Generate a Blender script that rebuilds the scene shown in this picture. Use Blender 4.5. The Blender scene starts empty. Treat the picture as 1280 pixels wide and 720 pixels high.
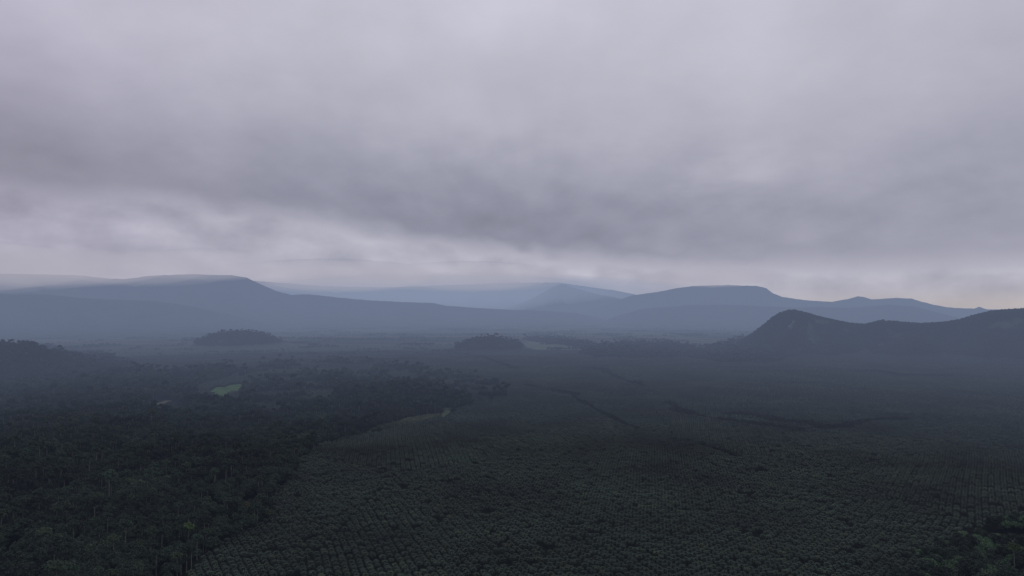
import bpy, math, random
import numpy as np

RNG = np.random.default_rng(7)
random.seed(7)
R = math.radians
scene = bpy.context.scene
COL = scene.collection

# ------------------------------------------------------------------ camera
CAM_Z = 250.0
F = 914.0                      # focal length in photo pixels (1280 wide)
PITCH = R(1.066)            # eye level falls at row 377 of the photo
cam_d = bpy.data.cameras.new('camera')
cam_d.sensor_width = 36.0
cam_d.lens = 36.0 * F / 1280.0
cam_d.clip_start = 1.0
cam_d.clip_end = 120000.0
cam = bpy.data.objects.new('camera', cam_d)
COL.objects.link(cam)
cam.location = (0, 0, CAM_Z)
cam.rotation_euler = (R(90) + PITCH, 0, 0)
scene.camera = cam
scene.view_settings.view_transform = 'Standard'
scene.view_settings.look = 'None'
scene.view_settings.exposure = 0
scene.cycles.max_bounces = 6
scene.cycles.volume_bounces = 0


def ray(px, py):
    dx = (px - 640) / F
    dz = -(py - 360) / F
    return dx, math.cos(PITCH) - dz * math.sin(PITCH), math.sin(PITCH) + dz * math.cos(PITCH)


def gp(px, py, z=0.0):
    """where the line of sight meets the level z"""
    X, Y, Z = ray(px, py)
    t = (z - CAM_Z) / Z
    return X * t, Y * t


def azel(px, py):
    X, Y, Z = ray(px, py)
    return math.atan2(X, Y), Z / math.hypot(X, Y)


# ------------------------------------------------------------------ noise
PERM = RNG.permutation(256)
VAL = RNG.random(256)


def vnoise(x, y, seed=0):
    x = np.asarray(x, float); y = np.asarray(y, float)
    xi = np.floor(x).astype(int); yi = np.floor(y).astype(int)
    fx = x - xi; fy = y - yi
    fx = fx * fx * fx * (fx * (fx * 6 - 15) + 10); fy = fy * fy * fy * (fy * (fy * 6 - 15) + 10)
    h = lambda a, b: VAL[PERM[(PERM[(a + seed * 17) & 255] + b) & 255]]
    a = h(xi, yi); b = h(xi + 1, yi); c = h(xi, yi + 1); d = h(xi + 1, yi + 1)
    return (a * (1 - fx) + b * fx) * (1 - fy) + (c * (1 - fx) + d * fx) * fy


def fbm(x, y, octs=4, seed=0):
    s = 0.0; a = 0.5; t = 0.0
    for o in range(octs):
        s = s + a * vnoise(x * 2 ** o + 13.7 * o, y * 2 ** o - 7.1 * o, seed + o); t += a; a *= 0.5
    return s / t


def sstep(e0, e1, x):
    t = np.clip((x - e0) / (e1 - e0), 0, 1)
    return t * t * (3 - 2 * t)


# ------------------------------------------------------------------ terrain
def dome(px, py_base, depth_shift, top_z, rx, ry):
    x, y = gp(px, py_base)
    return (x, y + depth_shift, top_z, rx, ry)


DOMES = [
    dome(610, 440, 130, 48, 160, 170),      # wooded knoll in the middle
    dome(284, 435, 170, 66, 205, 220),      # wooded knoll on the left
    dome(-75, 474, 150, 92, 270, 340),      # dark forest hill at the left edge
    dome(60, 560, 0, 26, 200, 260),
    dome(480, 505, 60, 12, 180, 160),
]
H1D, H1F, H1B = 4000.0, 400.0, 900.0
H1P = [(905, 434), (925, 425), (940, 416), (950, 409), (960, 400), (968, 393.5), (976, 389), (986, 386), (996, 386.5), (1008, 389.5), (1022, 393.5), (1040, 398), (1060, 402),
       (1080, 404), (1100, 400), (1120, 400), (1150, 403), (1180, 401), (1200, 398),
       (1215, 393), (1240, 387), (1262, 385), (1280, 384), (1340, 382), (1420, 390)]


def profile(pts, D):
    a = []; z = []
    for px, py in pts:
        A, E = azel(px, py)
        a.append(A); z.append(CAM_Z + D * E)
    return np.array(a), np.array(z)


H1A, H1Z = profile(H1P, H1D)


def terrain(x, y):
    x = np.asarray(x, float); y = np.asarray(y, float)
    r = np.hypot(x, y); az = np.arctan2(x, y)
    amp = np.clip(1.2 - r / 6000.0, 0.25, 1.0)
    z = amp * (16 * (fbm(x / 520, y / 520, 3, 3) - 0.5) + 5 * (fbm(x / 170, y / 170, 2, 9) - 0.5))
    for cx, cy, h, rx, ry in DOMES:
        q = ((x - cx) / rx) ** 2 + ((y - cy) / ry) ** 2
        n = 1 + 0.35 * (fbm(x / 90, y / 90, 3, 21) - 0.5)
        z = z + h * n * np.exp(-q ** 1.4)
    pr = np.interp(az, H1A, H1Z - 14, left=0, right=0)
    d = r - H1D
    w = np.where(d < 0, H1F, H1B)
    fall = np.exp(-(d / w) ** 2)
    n = 1 - 0.5 * (1 - np.exp(-(d / 150) ** 2)) * (fbm(az * 60, r / 400, 4, 33) * 2 - 0.6)
    z = np.maximum(z, pr * fall * np.clip(n, 0.4, 1.15))
    return z - r * r / (2 * 6.371e6)          # curvature of the earth


# ------------------------------------------------------------------ materials
def new_mat(name):
    m = bpy.data.materials.new(name); m.use_nodes = True
    nt = m.node_tree; nt.nodes.clear()
    return m, nt, nt.nodes, nt.links


def out_bsdf(nt, rough=0.85, spec=0.15):
    o = nt.nodes.new('ShaderNodeOutputMaterial'); b = nt.nodes.new('ShaderNodeBsdfPrincipled')
    b.inputs['Roughness'].default_value = rough
    b.inputs['Specular IOR Level'].default_value = spec
    nt.links.new(b.outputs[0], o.inputs[0])
    return b


def mixcol(nt, fac, a, b):
    m = nt.nodes.new('ShaderNodeMix'); m.data_type = 'RGBA'
    for sock, v in ((m.inputs[0], fac), (m.inputs[6], a), (m.inputs[7], b)):
        if hasattr(v, 'is_linked'):
            nt.links.new(v, sock)
        else:
            sock.default_value = v if not isinstance(v, tuple) else (*v, 1)
    return m.outputs[2]


def math_n(nt, op, a, b=None, c=None, clamp=False):
    m = nt.nodes.new('ShaderNodeMath'); m.operation = op; m.use_clamp = clamp
    for i, v in enumerate((a, b, c)):
        if v is None: continue
        if hasattr(v, 'is_linked'): nt.links.new(v, m.inputs[i])
        else: m.inputs[i].default_value = v
    return m.outputs[0]


def noise_n(nt, vec, scale, detail=3, rough=0.55):
    n = nt.nodes.new('ShaderNodeTexNoise')
    n.inputs['Scale'].default_value = scale; n.inputs['Detail'].default_value = detail
    n.inputs['Roughness'].default_value = rough
    nt.links.new(vec, n.inputs['Vector'])
    return n.outputs[0]


def ramp_n(nt, fac, stops):
    r = nt.nodes.new('ShaderNodeValToRGB')
    cr = r.color_ramp
    while len(cr.elements) < len(stops): cr.elements.new(0.5)
    for e, (p, c) in zip(cr.elements, stops):
        e.position = p; e.color = (*c, 1) if isinstance(c, tuple) else (c, c, c, 1)
    nt.links.new(fac, r.inputs[0])
    return r.outputs[0]


def leaf_material(name, dark, mid, light, patch_scale=0.006, contrast=2.4):
    """foliage: each plant a little different, whole patches lighter or darker, leaves varying inside the crown"""
    m, nt, N, L = new_mat(name)
    b = out_bsdf(nt, 0.7, 0.25)
    oi = N.new('ShaderNodeObjectInfo'); geo = N.new('ShaderNodeNewGeometry')
    c1 = ramp_n(nt, oi.outputs['Random'], [(0.0, dark), (0.45, mid), (0.86, mid), (1.0, light)])
    pn = noise_n(nt, oi.outputs['Location'], patch_scale, 3)
    pv = math_n(nt, 'MULTIPLY_ADD', pn, contrast, 1.0 - 0.5 * contrast)
    ln = noise_n(nt, geo.outputs['Position'], 0.9, 2)
    lv = math_n(nt, 'MULTIPLY_ADD', ln, 1.6, 0.2)
    sc = math_n(nt, 'MULTIPLY', math_n(nt, 'MAXIMUM', pv, 0.4), lv)
    vm = N.new('ShaderNodeVectorMath'); vm.operation = 'SCALE'
    L.new(c1, vm.inputs[0]); L.new(sc, vm.inputs['Scale'])
    L.new(vm.outputs[0], b.inputs['Base Color'])
    return m


def plain_material(name, c1, c2, scale, rough=0.9):
    m, nt, N, L = new_mat(name)
    b = out_bsdf(nt, rough, 0.1)
    g = N.new('ShaderNodeNewGeometry')
    f = ramp_n(nt, noise_n(nt, g.outputs['Position'], scale, 5), [(0.3, c1), (0.7, c2)])
    L.new(f, b.inputs['Base Color'])
    return m


M_PALM = leaf_material('palm_fronds', (0.020, 0.035, 0.023), (0.027, 0.045, 0.029), (0.042, 0.058, 0.029), 0.006, 3.0)
M_PALMTRUNK = plain_material('palm_trunk', (0.03, 0.026, 0.02), (0.06, 0.05, 0.04), 1.5)
M_LEAF = leaf_material('forest_leaves', (0.016, 0.028, 0.018), (0.025, 0.043, 0.026), (0.044, 0.064, 0.030), 0.009, 4.2)
M_LEAFDARK = leaf_material('scrub_leaves', (0.013, 0.019, 0.015), (0.018, 0.026, 0.018), (0.032, 0.042, 0.022), 0.01)
M_LEAFBRIGHT = leaf_material('bright_leaves', (0.060, 0.115, 0.056), (0.072, 0.130, 0.060), (0.09, 0.150, 0.062), 0.01)
M_LEAFOLIVE = leaf_material('olive_leaves', (0.055, 0.058, 0.026), (0.065, 0.066, 0.028), (0.075, 0.073, 0.03), 0.01)
M_VERGELEAF = leaf_material('verge_leaves', (0.085, 0.100, 0.060), (0.095, 0.112, 0.066), (0.11, 0.125, 0.07), 0.01)
M_FEATHER = leaf_material('feathery_leaves', (0.12, 0.175, 0.095), (0.13, 0.185, 0.10), (0.14, 0.195, 0.105), 0.01)
M_LEAFLIME = leaf_material('lime_leaves', (0.046, 0.080, 0.020), (0.050, 0.085, 0.022), (0.055, 0.09, 0.024), 0.01)
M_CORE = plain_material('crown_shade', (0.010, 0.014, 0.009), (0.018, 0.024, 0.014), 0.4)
M_BARK = plain_material('pale_bark', (0.10, 0.095, 0.08), (0.20, 0.19, 0.165), 0.8)
M_BARKDARK = plain_material('dark_bark', (0.012, 0.011, 0.009), (0.032, 0.028, 0.023), 0.8)
M_GRASS = plain_material('clearing_grass', (0.028, 0.068, 0.018), (0.075, 0.140, 0.042), 0.035)
M_VERGE = plain_material('verge_grass', (0.040, 0.060, 0.030), (0.070, 0.088, 0.048), 0.08)
M_PATH = plain_material('path_earth', (0.060, 0.062, 0.038), (0.10, 0.098, 0.062), 0.1)
M_FIELD = plain_material('field_grass', (0.050, 0.074, 0.036), (0.092, 0.116, 0.060), 0.004)
M_ROCK = plain_material('rock_face', (0.07, 0.072, 0.066), (0.19, 0.185, 0.17), 0.12)


def ground_material():
    m, nt, N, L = new_mat('ground_cover')
    b = out_bsdf(nt, 0.95, 0.05)
    g = N.new('ShaderNodeNewGeometry'); P = g.outputs['Position']
    sep = N.new('ShaderNodeSeparateXYZ'); L.new(P, sep.inputs[0])
    dist = math_n(nt, 'POWER', math_n(nt, 'ADD', math_n(nt, 'MULTIPLY', sep.outputs[0], sep.outputs[0]),
                                      math_n(nt, 'MULTIPLY', sep.outputs[1], sep.outputs[1])), 0.5)
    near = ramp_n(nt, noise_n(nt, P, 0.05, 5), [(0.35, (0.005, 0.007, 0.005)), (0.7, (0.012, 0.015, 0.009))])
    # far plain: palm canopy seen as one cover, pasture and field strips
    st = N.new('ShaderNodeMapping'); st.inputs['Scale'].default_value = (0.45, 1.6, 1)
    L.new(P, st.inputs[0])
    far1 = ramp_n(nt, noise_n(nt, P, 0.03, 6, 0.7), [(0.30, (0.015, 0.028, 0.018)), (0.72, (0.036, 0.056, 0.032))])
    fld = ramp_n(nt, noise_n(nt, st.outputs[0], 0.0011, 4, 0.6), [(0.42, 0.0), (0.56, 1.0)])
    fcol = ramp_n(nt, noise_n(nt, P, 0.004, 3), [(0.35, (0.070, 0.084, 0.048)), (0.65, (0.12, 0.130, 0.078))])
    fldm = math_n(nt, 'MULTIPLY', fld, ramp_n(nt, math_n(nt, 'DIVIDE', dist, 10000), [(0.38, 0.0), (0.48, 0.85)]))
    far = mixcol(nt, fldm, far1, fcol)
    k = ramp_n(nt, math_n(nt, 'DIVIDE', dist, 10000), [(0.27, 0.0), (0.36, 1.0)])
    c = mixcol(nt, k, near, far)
    hill = ramp_n(nt, math_n(nt, 'DIVIDE', sep.outputs[2], 100), [(0.10, 0.0), (0.20, 1.0)])
    hcol = ramp_n(nt, noise_n(nt, P, 0.012, 5, 0.6), [(0.35, (0.016, 0.028, 0.017)), (0.68, (0.045, 0.064, 0.036))])
    c = mixcol(nt, hill, c, hcol)
    L.new(c, b.inputs['Base Color'])
    return m


def mountain_material():
    m, nt, N, L = new_mat('mountain_forest')
    b = out_bsdf(nt, 0.95, 0.05)
    g = N.new('ShaderNodeNewGeometry')
    c = ramp_n(nt, noise_n(nt, g.outputs['Position'], 0.006, 7, 0.65), [(0.3, (0.016, 0.022, 0.014)), (0.7, (0.05, 0.06, 0.036))])
    L.new(c, b.inputs['Base Color'])
    return m


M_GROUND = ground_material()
M_MOUNT = mountain_material()


# ------------------------------------------------------------------ mesh helpers
def mesh_from(name, verts, faces, mats, mat_idx=None, smooth=False):
    me = bpy.data.meshes.new(name)
    me.from_pydata([tuple(v) for v in verts], [], faces)
    for m in mats: me.materials.append(m)
    if mat_idx is not None: me.polygons.foreach_set('material_index', np.asarray(mat_idx, dtype=np.int32))
    if smooth: me.polygons.foreach_set('use_smooth', np.ones(len(me.polygons), dtype=bool))
    me.update()
    return me


def grid_mesh(name, V, n, m, mat, wrap=False, smooth=True):
    """V: (n*m,3) vertices of an n x m grid"""
    i, j = np.meshgrid(np.arange(n if wrap else n - 1), np.arange(m - 1), indexing='ij')
    i2 = (i + 1) % n
    q = np.stack([i * m + j, i * m + j + 1, i2 * m + j + 1, i2 * m + j], -1).reshape(-1, 4)
    me = bpy.data.meshes.new(name)
    me.vertices.add(len(V)); me.vertices.foreach_set('co', np.asarray(V, dtype=np.float32).ravel())
    me.loops.add(q.size); me.loops.foreach_set('vertex_index', q.ravel().astype(np.int32))
    me.polygons.add(len(q))
    me.polygons.foreach_set('loop_start', (np.arange(len(q)) * 4).astype(np.int32))
    me.polygons.foreach_set('loop_total', np.full(len(q), 4, dtype=np.int32))
    me.materials.append(mat)
    me.update(calc_edges=True)
    me.validate()
    if smooth: me.polygons.foreach_set('use_smooth', np.ones(len(me.polygons), dtype=bool))
    return me


def link(name, data, parent=None, kind=None, label=None, cat=None, group=None):
    o = bpy.data.objects.new(name, data); COL.objects.link(o)
    if parent: o.parent = parent
    if kind: o['kind'] = kind
    if label: o['label'] = label
    if cat: o['category'] = cat
    if group: o['group'] = group
    return o


# ------------------------------------------------------------------ ground
az = np.concatenate([np.linspace(-52, 52, 900), np.linspace(54, 306, 64)]) * math.pi / 180
rr = np.concatenate([[2.0], np.geomspace(60, 400, 30), np.geomspace(410, 9000, 560), np.geomspace(9300, 60000, 40)])
A, RR = np.meshgrid(az, rr, indexing='ij')
X = RR * np.sin(A); Y = RR * np.cos(A)
Z = terrain(X, Y)
V = np.stack([X, Y, Z], -1).reshape(-1, 3)
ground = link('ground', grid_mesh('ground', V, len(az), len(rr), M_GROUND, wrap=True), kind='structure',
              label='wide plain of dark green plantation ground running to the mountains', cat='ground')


# ------------------------------------------------------------------ mountains
def ridge(pts, D, wf, wb, label, seed, rough=0.3):
    pa, pz = profile(pts, D)
    na, nr = 620, 70
    a = np.linspace(pa[0], pa[-1], na); r = np.linspace(D - 2.4 * wf, D + 2.0 * wb, nr)
    A, RR = np.meshgrid(a, r, indexing='ij')
    crest = np.interp(A, pa, pz)
    d = RR - D; w = np.where(d < 0, wf, wb)
    n = fbm(A * 45 + 0.0004 * RR, RR / (wf * 0.8), 5, seed)
    gul = 1 - rough * 2.0 * n * (1 - np.exp(-(d / (wf * 0.3)) ** 2))
    z = crest * np.exp(-np.abs(d / w) ** 1.5) * np.clip(gul, 0.3, 1)
    z = z + 10 * (fbm(A * D / 90, RR / 90, 2, seed + 4) - 0.5) - 14
    Vv = np.stack([RR * np.sin(A), RR * np.cos(A), z], -1).reshape(-1, 3)
    return link('mountain_ridge', grid_mesh('mountain_ridge', Vv, na, nr, M_MOUNT), kind='structure', label=label, cat='mountain')


ridge([(-300, 372), (-120, 366), (0, 365), (60, 366), (110, 371), (160, 373), (200, 375), (235, 380), (260, 385), (285, 391), (310, 397), (335, 403)],
      7500, 800, 1000, 'low dark wooded ridge at the left of the plain', 40)
ridge([(-300, 348), (-120, 338), (0, 340), (60, 341), (105, 342), (130, 346), (155, 347), (185, 343), (235, 341), (290, 342), (308, 345), (325, 353), (345, 362),
       (365, 367), (385, 366), (410, 369), (450, 373), (500, 376), (540, 377), (560, 381), (620, 385), (680, 387), (720, 390), (745, 395), (770, 401)],
      9300, 1200, 1200, 'broad blue grey mountain with its top in the cloud at the left', 50)
ridge([(250, 348), (320, 350), (400, 356), (480, 358), (560, 355), (640, 352), (700, 352), (740, 358), (770, 362), (800, 368), (850, 376)],
      13300, 700, 700, 'faint farthest mountain range lost in mist in the middle', 60)
ridge([(600, 396), (640, 382), (665, 372), (690, 358), (702, 353), (720, 359), (745, 366), (775, 372), (810, 381), (850, 390), (880, 396)],
      12450, 800, 800, 'pale pointed mountain standing in mist behind the central knoll', 70)
ridge([(700, 396), (740, 386), (770, 375), (790, 368), (805, 366), (820, 364), (845, 359), (870, 356), (910, 355), (945, 356), (958, 359), (966, 365), (978, 370),
       (1005, 374), (1040, 376), (1058, 373), (1066, 371), (1072, 369), (1080, 370), (1090, 373), (1105, 372), (1120, 371), (1140, 372), (1152, 376), (1165, 379), (1185, 383), (1205, 384),
       (1218, 384), (1224, 382), (1232, 385), (1250, 388), (1300, 392)],
      11200, 800, 1000, 'flat topped blue mountain running down to a low saw edged ridge', 80)
ridge([(760, 397), (800, 385), (860, 380), (905, 379), (950, 381), (1000, 383), (1030, 382), (1060, 383), (1085, 381), (1110, 379), (1140, 381), (1165, 387), (1185, 392), (1205, 397), (1240, 401)],
      8800, 700, 900, 'darker rounded ridge standing in front of the saw edged ridge', 90)


# ------------------------------------------------------------------ masks on the plain (photo outlines carried to the ground)
def poly(pts, z=0.0):
    return np.array([gp(p[0], p[1], z if len(p) == 2 else p[2]) for p in pts])


def inside(P, x, y):
    x = np.asarray(x); y = np.asarray(y)
    c = np.zeros(x.shape, bool)
    n = len(P); j = n - 1
    for i in range(n):
        xi, yi = P[i]; xj, yj = P[j]
        if yi != yj:
            c ^= ((yi > y) != (yj > y)) & (x < (xj - xi) * (y - yi) / (yj - yi) + xi)
        j = i
    return c


def near_line(P, x, y):
    d = np.full(np.shape(x), 1e9)
    for (x0, y0), (x1, y1) in zip(P[:-1], P[1:]):
        vx, vy = x1 - x0, y1 - y0
        t = np.clip(((x - x0) * vx + (y - y0) * vy) / (vx * vx + vy * vy), 0, 1)
        d = np.minimum(d, np.hypot(x - x0 - t * vx, y - y0 - t * vy))
    return d


FOREST = poly([(-260, 900), (150, 900), (222, 745), (234, 716), (258, 694), (300, 674), (334, 655), (346, 628), (358, 600), (374, 580), (398, 560), (440, 549), (472, 540),
               (505, 526), (556, 517), (592, 498, 16), (568, 487, 16), (520, 479, 16), (470, 475, 16), (432, 480, 16), (415, 494, 16), (388, 505, 16), (340, 512, 16), (300, 500, 16),
               (262, 500, 16), (246, 490, 16), (240, 480, 16), (262, 472, 16), (290, 466, 16), (298, 459, 16), (284, 452, 16), (240, 458, 16), (205, 462, 16), (176, 456, 16), (150, 447, 16), (112, 440, 16),
               (86, 447, 16), (62, 430, 16), (0, 420, 16), (-260, 416, 16)])
CLEARING = poly([(264, 487), (270, 483), (280, 484.5), (288, 481), (300, 480), (303, 485), (298, 490), (289, 491), (282, 496), (272, 498), (265, 494)])
CORNER = poly([(1120, 760), (1146, 722), (1160, 702), (1188, 686), (1215, 668), (1262, 657), (1420, 650), (1500, 900), (1120, 900)])
WOOD_A = poly([(655, 419), (690, 421), (742, 429), (736, 434), (692, 429), (655, 424)], 8)
WOOD_B = poly([(722, 441), (752, 431), (800, 428), (836, 428), (868, 434), (880, 440), (846, 447), (790, 447), (745, 446)], 8)
WOOD_C = poly([(850, 444), (890, 432), (930, 424), (962, 420), (1010, 428), (1020, 442), (962, 452), (900, 452)], 8)
STREAMS = [(poly([(716, 499), (745, 514), (775, 530), (800, 540)]), 4.5),
           (poly([(836, 508), (850, 518), (880, 526), (922, 532), (960, 537), (995, 542)]), 16),
           (poly([(912, 521), (945, 521), (975, 530), (1010, 533), (1032, 540), (1058, 538), (1090, 530), (1130, 528)]), 17),
           (poly([(1074, 466), (1100, 466), (1125, 471), (1150, 471), (1186, 471)]), 16),
           (poly([(720, 460), (752, 463), (780, 477), (806, 487)]), 20),
           (poly([(658, 484), (690, 491), (720, 497)]), 13),
           (poly([(440, 449), (475, 451), (520, 449)]), 24),
           (poly([(840, 552), (880, 560), (925, 574)]), 2.5),
           (poly([(560, 441), (600, 447), (630, 457), (645, 462)]), 12),
           (poly([(880, 445), (884, 450), (896, 452)]), 16)]


def stream_mask(x, y, grow=0.0):
    m = np.zeros(np.shape(x), bool)
    wob = np.clip(2.6 * fbm(x / 70, y / 70, 3, 77) - 0.55, 0.08, 1.1)
    for P, w in STREAMS:
        m |= near_line(P, x, y) < w * wob + grow
    return m


VERGE_PTS = [(462, 541), (482, 534), (505, 530), (530, 525), (549, 522), (558, 516), (560, 510)]
SEMI = poly([(300, 505), (300, 468), (340, 455), (440, 452), (520, 462), (620, 478), (640, 497), (580, 512), (520, 500), (420, 510)])
VERGE_AREA = poly([(466, 541), (482, 535.5), (505, 530.5), (530, 525.5), (549, 522.5), (551, 519), (535, 520.5), (510, 524.5), (488, 530.5), (464, 538.5)])
PATH_AREA = poly([(188, 499), (214, 499), (240, 514), (238, 527), (196, 529), (184, 512)])
PATH_PTS = [(211, 501), (201, 505), (195, 509), (200, 514), (210, 517), (222, 517)]


def forest_mask(x, y, pad=0.0):
    wx = 26 * (fbm(x / 45, y / 45, 3, 5) - 0.5); wy = 26 * (fbm(x / 45, y / 45, 3, 6) - 0.5)
    m = inside(FOREST, x + wx, y + wy) | inside(CORNER, x + wx, y + wy)
    for Pg in (WOOD_A, WOOD_B, WOOD_C):
        m |= inside(Pg, x + wx * 2, y + wy * 4)
    for cx, cy, h, rx, ry in DOMES[:2]:
        m |= ((x - cx) / (rx * 1.12)) ** 2 + ((y - cy) / (ry * 1.12)) ** 2 < 1
    cx, cy, h, rx, ry = DOMES[2]
    m |= ((x - cx) / (rx * 1.2)) ** 2 + ((y - cy) / (ry * 1.1)) ** 2 < 1
    return m


# ------------------------------------------------------------------ plant shapes
def palm_mesh(seed):
    """oil palm: short trunk, some twenty four arching feathered fronds in three whorls"""
    rg = random.Random(seed)
    V = []; Fc = []; mi = []
    H = rg.uniform(5.5, 7.0)
    for k in range(3):
        z = H * k / 2
        for s in range(7):
            a = s * 2 * math.pi / 7; q = 0.42 - 0.05 * k
            V.append((q * math.cos(a), q * math.sin(a), z))
    for k in range(2):
        for s in range(7):
            Fc.append((k * 7 + s, k * 7 + (s + 1) % 7, (k + 1) * 7 + (s + 1) % 7, (k + 1) * 7 + s)); mi.append(1)
    whorls = [(8, 64, 3.6), (9, 40, 4.4), (9, 12, 4.2)]
    for wi, (n, el, ln) in enumerate(whorls):
        for k in range(n):
            a = 2 * math.pi * (k + 0.37 * wi) / n + rg.uniform(-0.16, 0.16)
            e = R(el + rg.uniform(-9, 9)); l = ln * rg.uniform(0.85, 1.1)
            seg = 5; px, pz = 0.2, H
            pts = []
            for s in range(seg + 1):
                t = s / seg
                pts.append((px, pz))
                ee = e - R(78 + rg.uniform(-5, 5)) * t ** 1.3
                px += l / seg * math.cos(ee); pz += l / seg * math.sin(ee)
            widths = [0.12, 0.52, 0.72, 0.68, 0.46, 0.06]
            ca, sa = math.cos(a), math.sin(a)
            b = len(V)
            for (q, z), w in zip(pts, widths):
                for side in (-1, 0, 1):
                    zz = z - (0.42 * w if side else 0)
                    jw = w * side * rg.uniform(0.85, 1.15)
                    V.append((q * ca - jw * sa, q * sa + jw * ca, zz))
            for s in range(seg):
                for c in (0, 1):
                    v0 = b + s * 3 + c
                    Fc.append((v0, v0 + 1, v0 + 4, v0 + 3)); mi.append(0)
    return mesh_from('oil_palm', V, Fc, [M_PALM, M_PALMTRUNK], mi)


def crown_mesh(seed, mat, Hc=9.0, Rc=6.0, base=12.0, nl=11, leaves=75, flat=False, ls=0.75):
    """broadleaf crown: overlapping clumps of leaf sprays with gaps between, over a dark inside"""
    rg = np.random.default_rng(seed)
    V = []; Fc = []; mi = []
    lobes = [(0, 0, base + Hc * 0.42, Rc * 0.62)]
    for k in range(nl):
        f = (k + 0.5) / nl
        th = math.acos(1 - f * 1.02)                      # from the top down to a little under the widest part
        a = k * 2.39996 + rg.uniform(-0.4, 0.4)
        q = Rc * (0.70 if not flat else 0.82) * math.sin(th) * rg.uniform(0.8, 1.1)
        zz = base + Hc * (0.30 + (0.46 if not flat else 0.30) * math.cos(th)) + rg.uniform(-0.9, 0.9)
        lobes.append((q * math.cos(a), q * math.sin(a), zz, Rc * rg.uniform(0.30, 0.46)))
    ico = [(0, 0, 1), (0.894, 0, 0.447), (0.276, 0.851, 0.447), (-0.724, 0.526, 0.447), (-0.724, -0.526, 0.447), (0.276, -0.851, 0.447),
           (0.724, 0.526, -0.447), (-0.276, 0.851, -0.447), (-0.894, 0, -0.447), (-0.276, -0.851, -0.447), (0.724, -0.526, -0.447), (0, 0, -1)]
    icf = [(0, 1, 2), (0, 2, 3), (0, 3, 4), (0, 4, 5), (0, 5, 1), (1, 6, 2), (2, 7, 3), (3, 8, 4), (4, 9, 5), (5, 10, 1), (6, 7, 2), (7, 8, 3),
           (8, 9, 4), (9, 10, 5), (10, 6, 1), (11, 7, 6), (11, 8, 7), (11, 9, 8), (11, 10, 9), (11, 6, 10)]
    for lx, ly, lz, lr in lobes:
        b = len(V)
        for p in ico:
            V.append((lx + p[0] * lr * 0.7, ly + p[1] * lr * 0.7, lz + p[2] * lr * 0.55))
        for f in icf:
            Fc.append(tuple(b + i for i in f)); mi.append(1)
        d = rg.normal(size=(leaves, 3)); d[:, 2] = np.abs(d[:, 2]) * 1.0 - 0.35
        d /= np.linalg.norm(d, axis=1)[:, None]
        rad = lr * rg.uniform(0.75, 1.12, leaves)
        P = np.stack([lx + d[:, 0] * rad, ly + d[:, 1] * rad, lz + d[:, 2] * rad * 0.72], -1)
        nrm = d + np.array([0, 0, 0.5]) + rg.normal(size=(leaves, 3)) * 0.45
        nrm /= np.linalg.norm(nrm, axis=1)[:, None]
        up = rg.normal(size=(leaves, 3))
        t1 = np.cross(nrm, up); t1 /= np.linalg.norm(t1, axis=1)[:, None]
        t2 = np.cross(nrm, t1)
        s = rg.uniform(0.6, 1.25, leaves)[:, None] * ls
        for q in range(leaves):
            b = len(V)
            c = P[q]; a1 = t1[q] * s[q]; a2 = t2[q] * s[q] * 0.8; dn = nrm[q] * 0.22
            V.extend([c - a1 - dn, c - a2 * 0.8, c + a1 - dn, c + a2])
            Fc.append((b, b + 1, b + 2, b + 3)); mi.append(0)
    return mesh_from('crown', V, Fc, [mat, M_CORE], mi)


def trunk_mesh(seed, H, r0, mat, limbs=4, spread=3.0):
    """tapered trunk, flared at its foot, forking into limbs under the crown"""
    rg = random.Random(seed)
    V = []; Fc = []

    def tube(pts, rads, n=7):
        b = len(V)
        for (x, y, z), q in zip(pts, rads):
            for s in range(n):
                a = s * 2 * math.pi / n
                V.append((x + q * math.cos(a), y + q * math.sin(a), z))
        for k in range(len(pts) - 1):
            for s in range(n):
                Fc.append((b + k * n + s, b + k * n + (s + 1) % n, b + (k + 1) * n + (s + 1) % n, b + (k + 1) * n + s))
    bx, by = rg.uniform(-0.6, 0.6), rg.uniform(-0.6, 0.6)
    fr = [0, 0.05, 0.2, 0.5, 0.8, 1.0]
    tube([(bx * f * f, by * f * f, H * f - (0.5 if f == 0 else 0)) for f in fr],
         [r0 * 1.7, r0 * 1.1, r0 * 0.95, r0 * 0.8, r0 * 0.66, r0 * 0.4])
    for k in range(limbs):
        a = 2 * math.pi * k / limbs + rg.uniform(-0.4, 0.4)
        f = rg.uniform(0.72, 0.95); s = spread * rg.uniform(0.7, 1.1)
        p0 = (bx * f * f, by * f * f, H * f)
        tube([p0, (p0[0] + 0.5 * s * math.cos(a), p0[1] + 0.5 * s * math.sin(a), p0[2] + 0.4 * s),
              (p0[0] + s * math.cos(a), p0[1] + s * math.sin(a), p0[2] + 1.1 * s)], [r0 * 0.45, r0 * 0.32, r0 * 0.14], 5)
    return mesh_from('trunk', V, Fc, [mat], smooth=True)


PALMS = [palm_mesh(s) for s in (1, 2, 3)]
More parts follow.
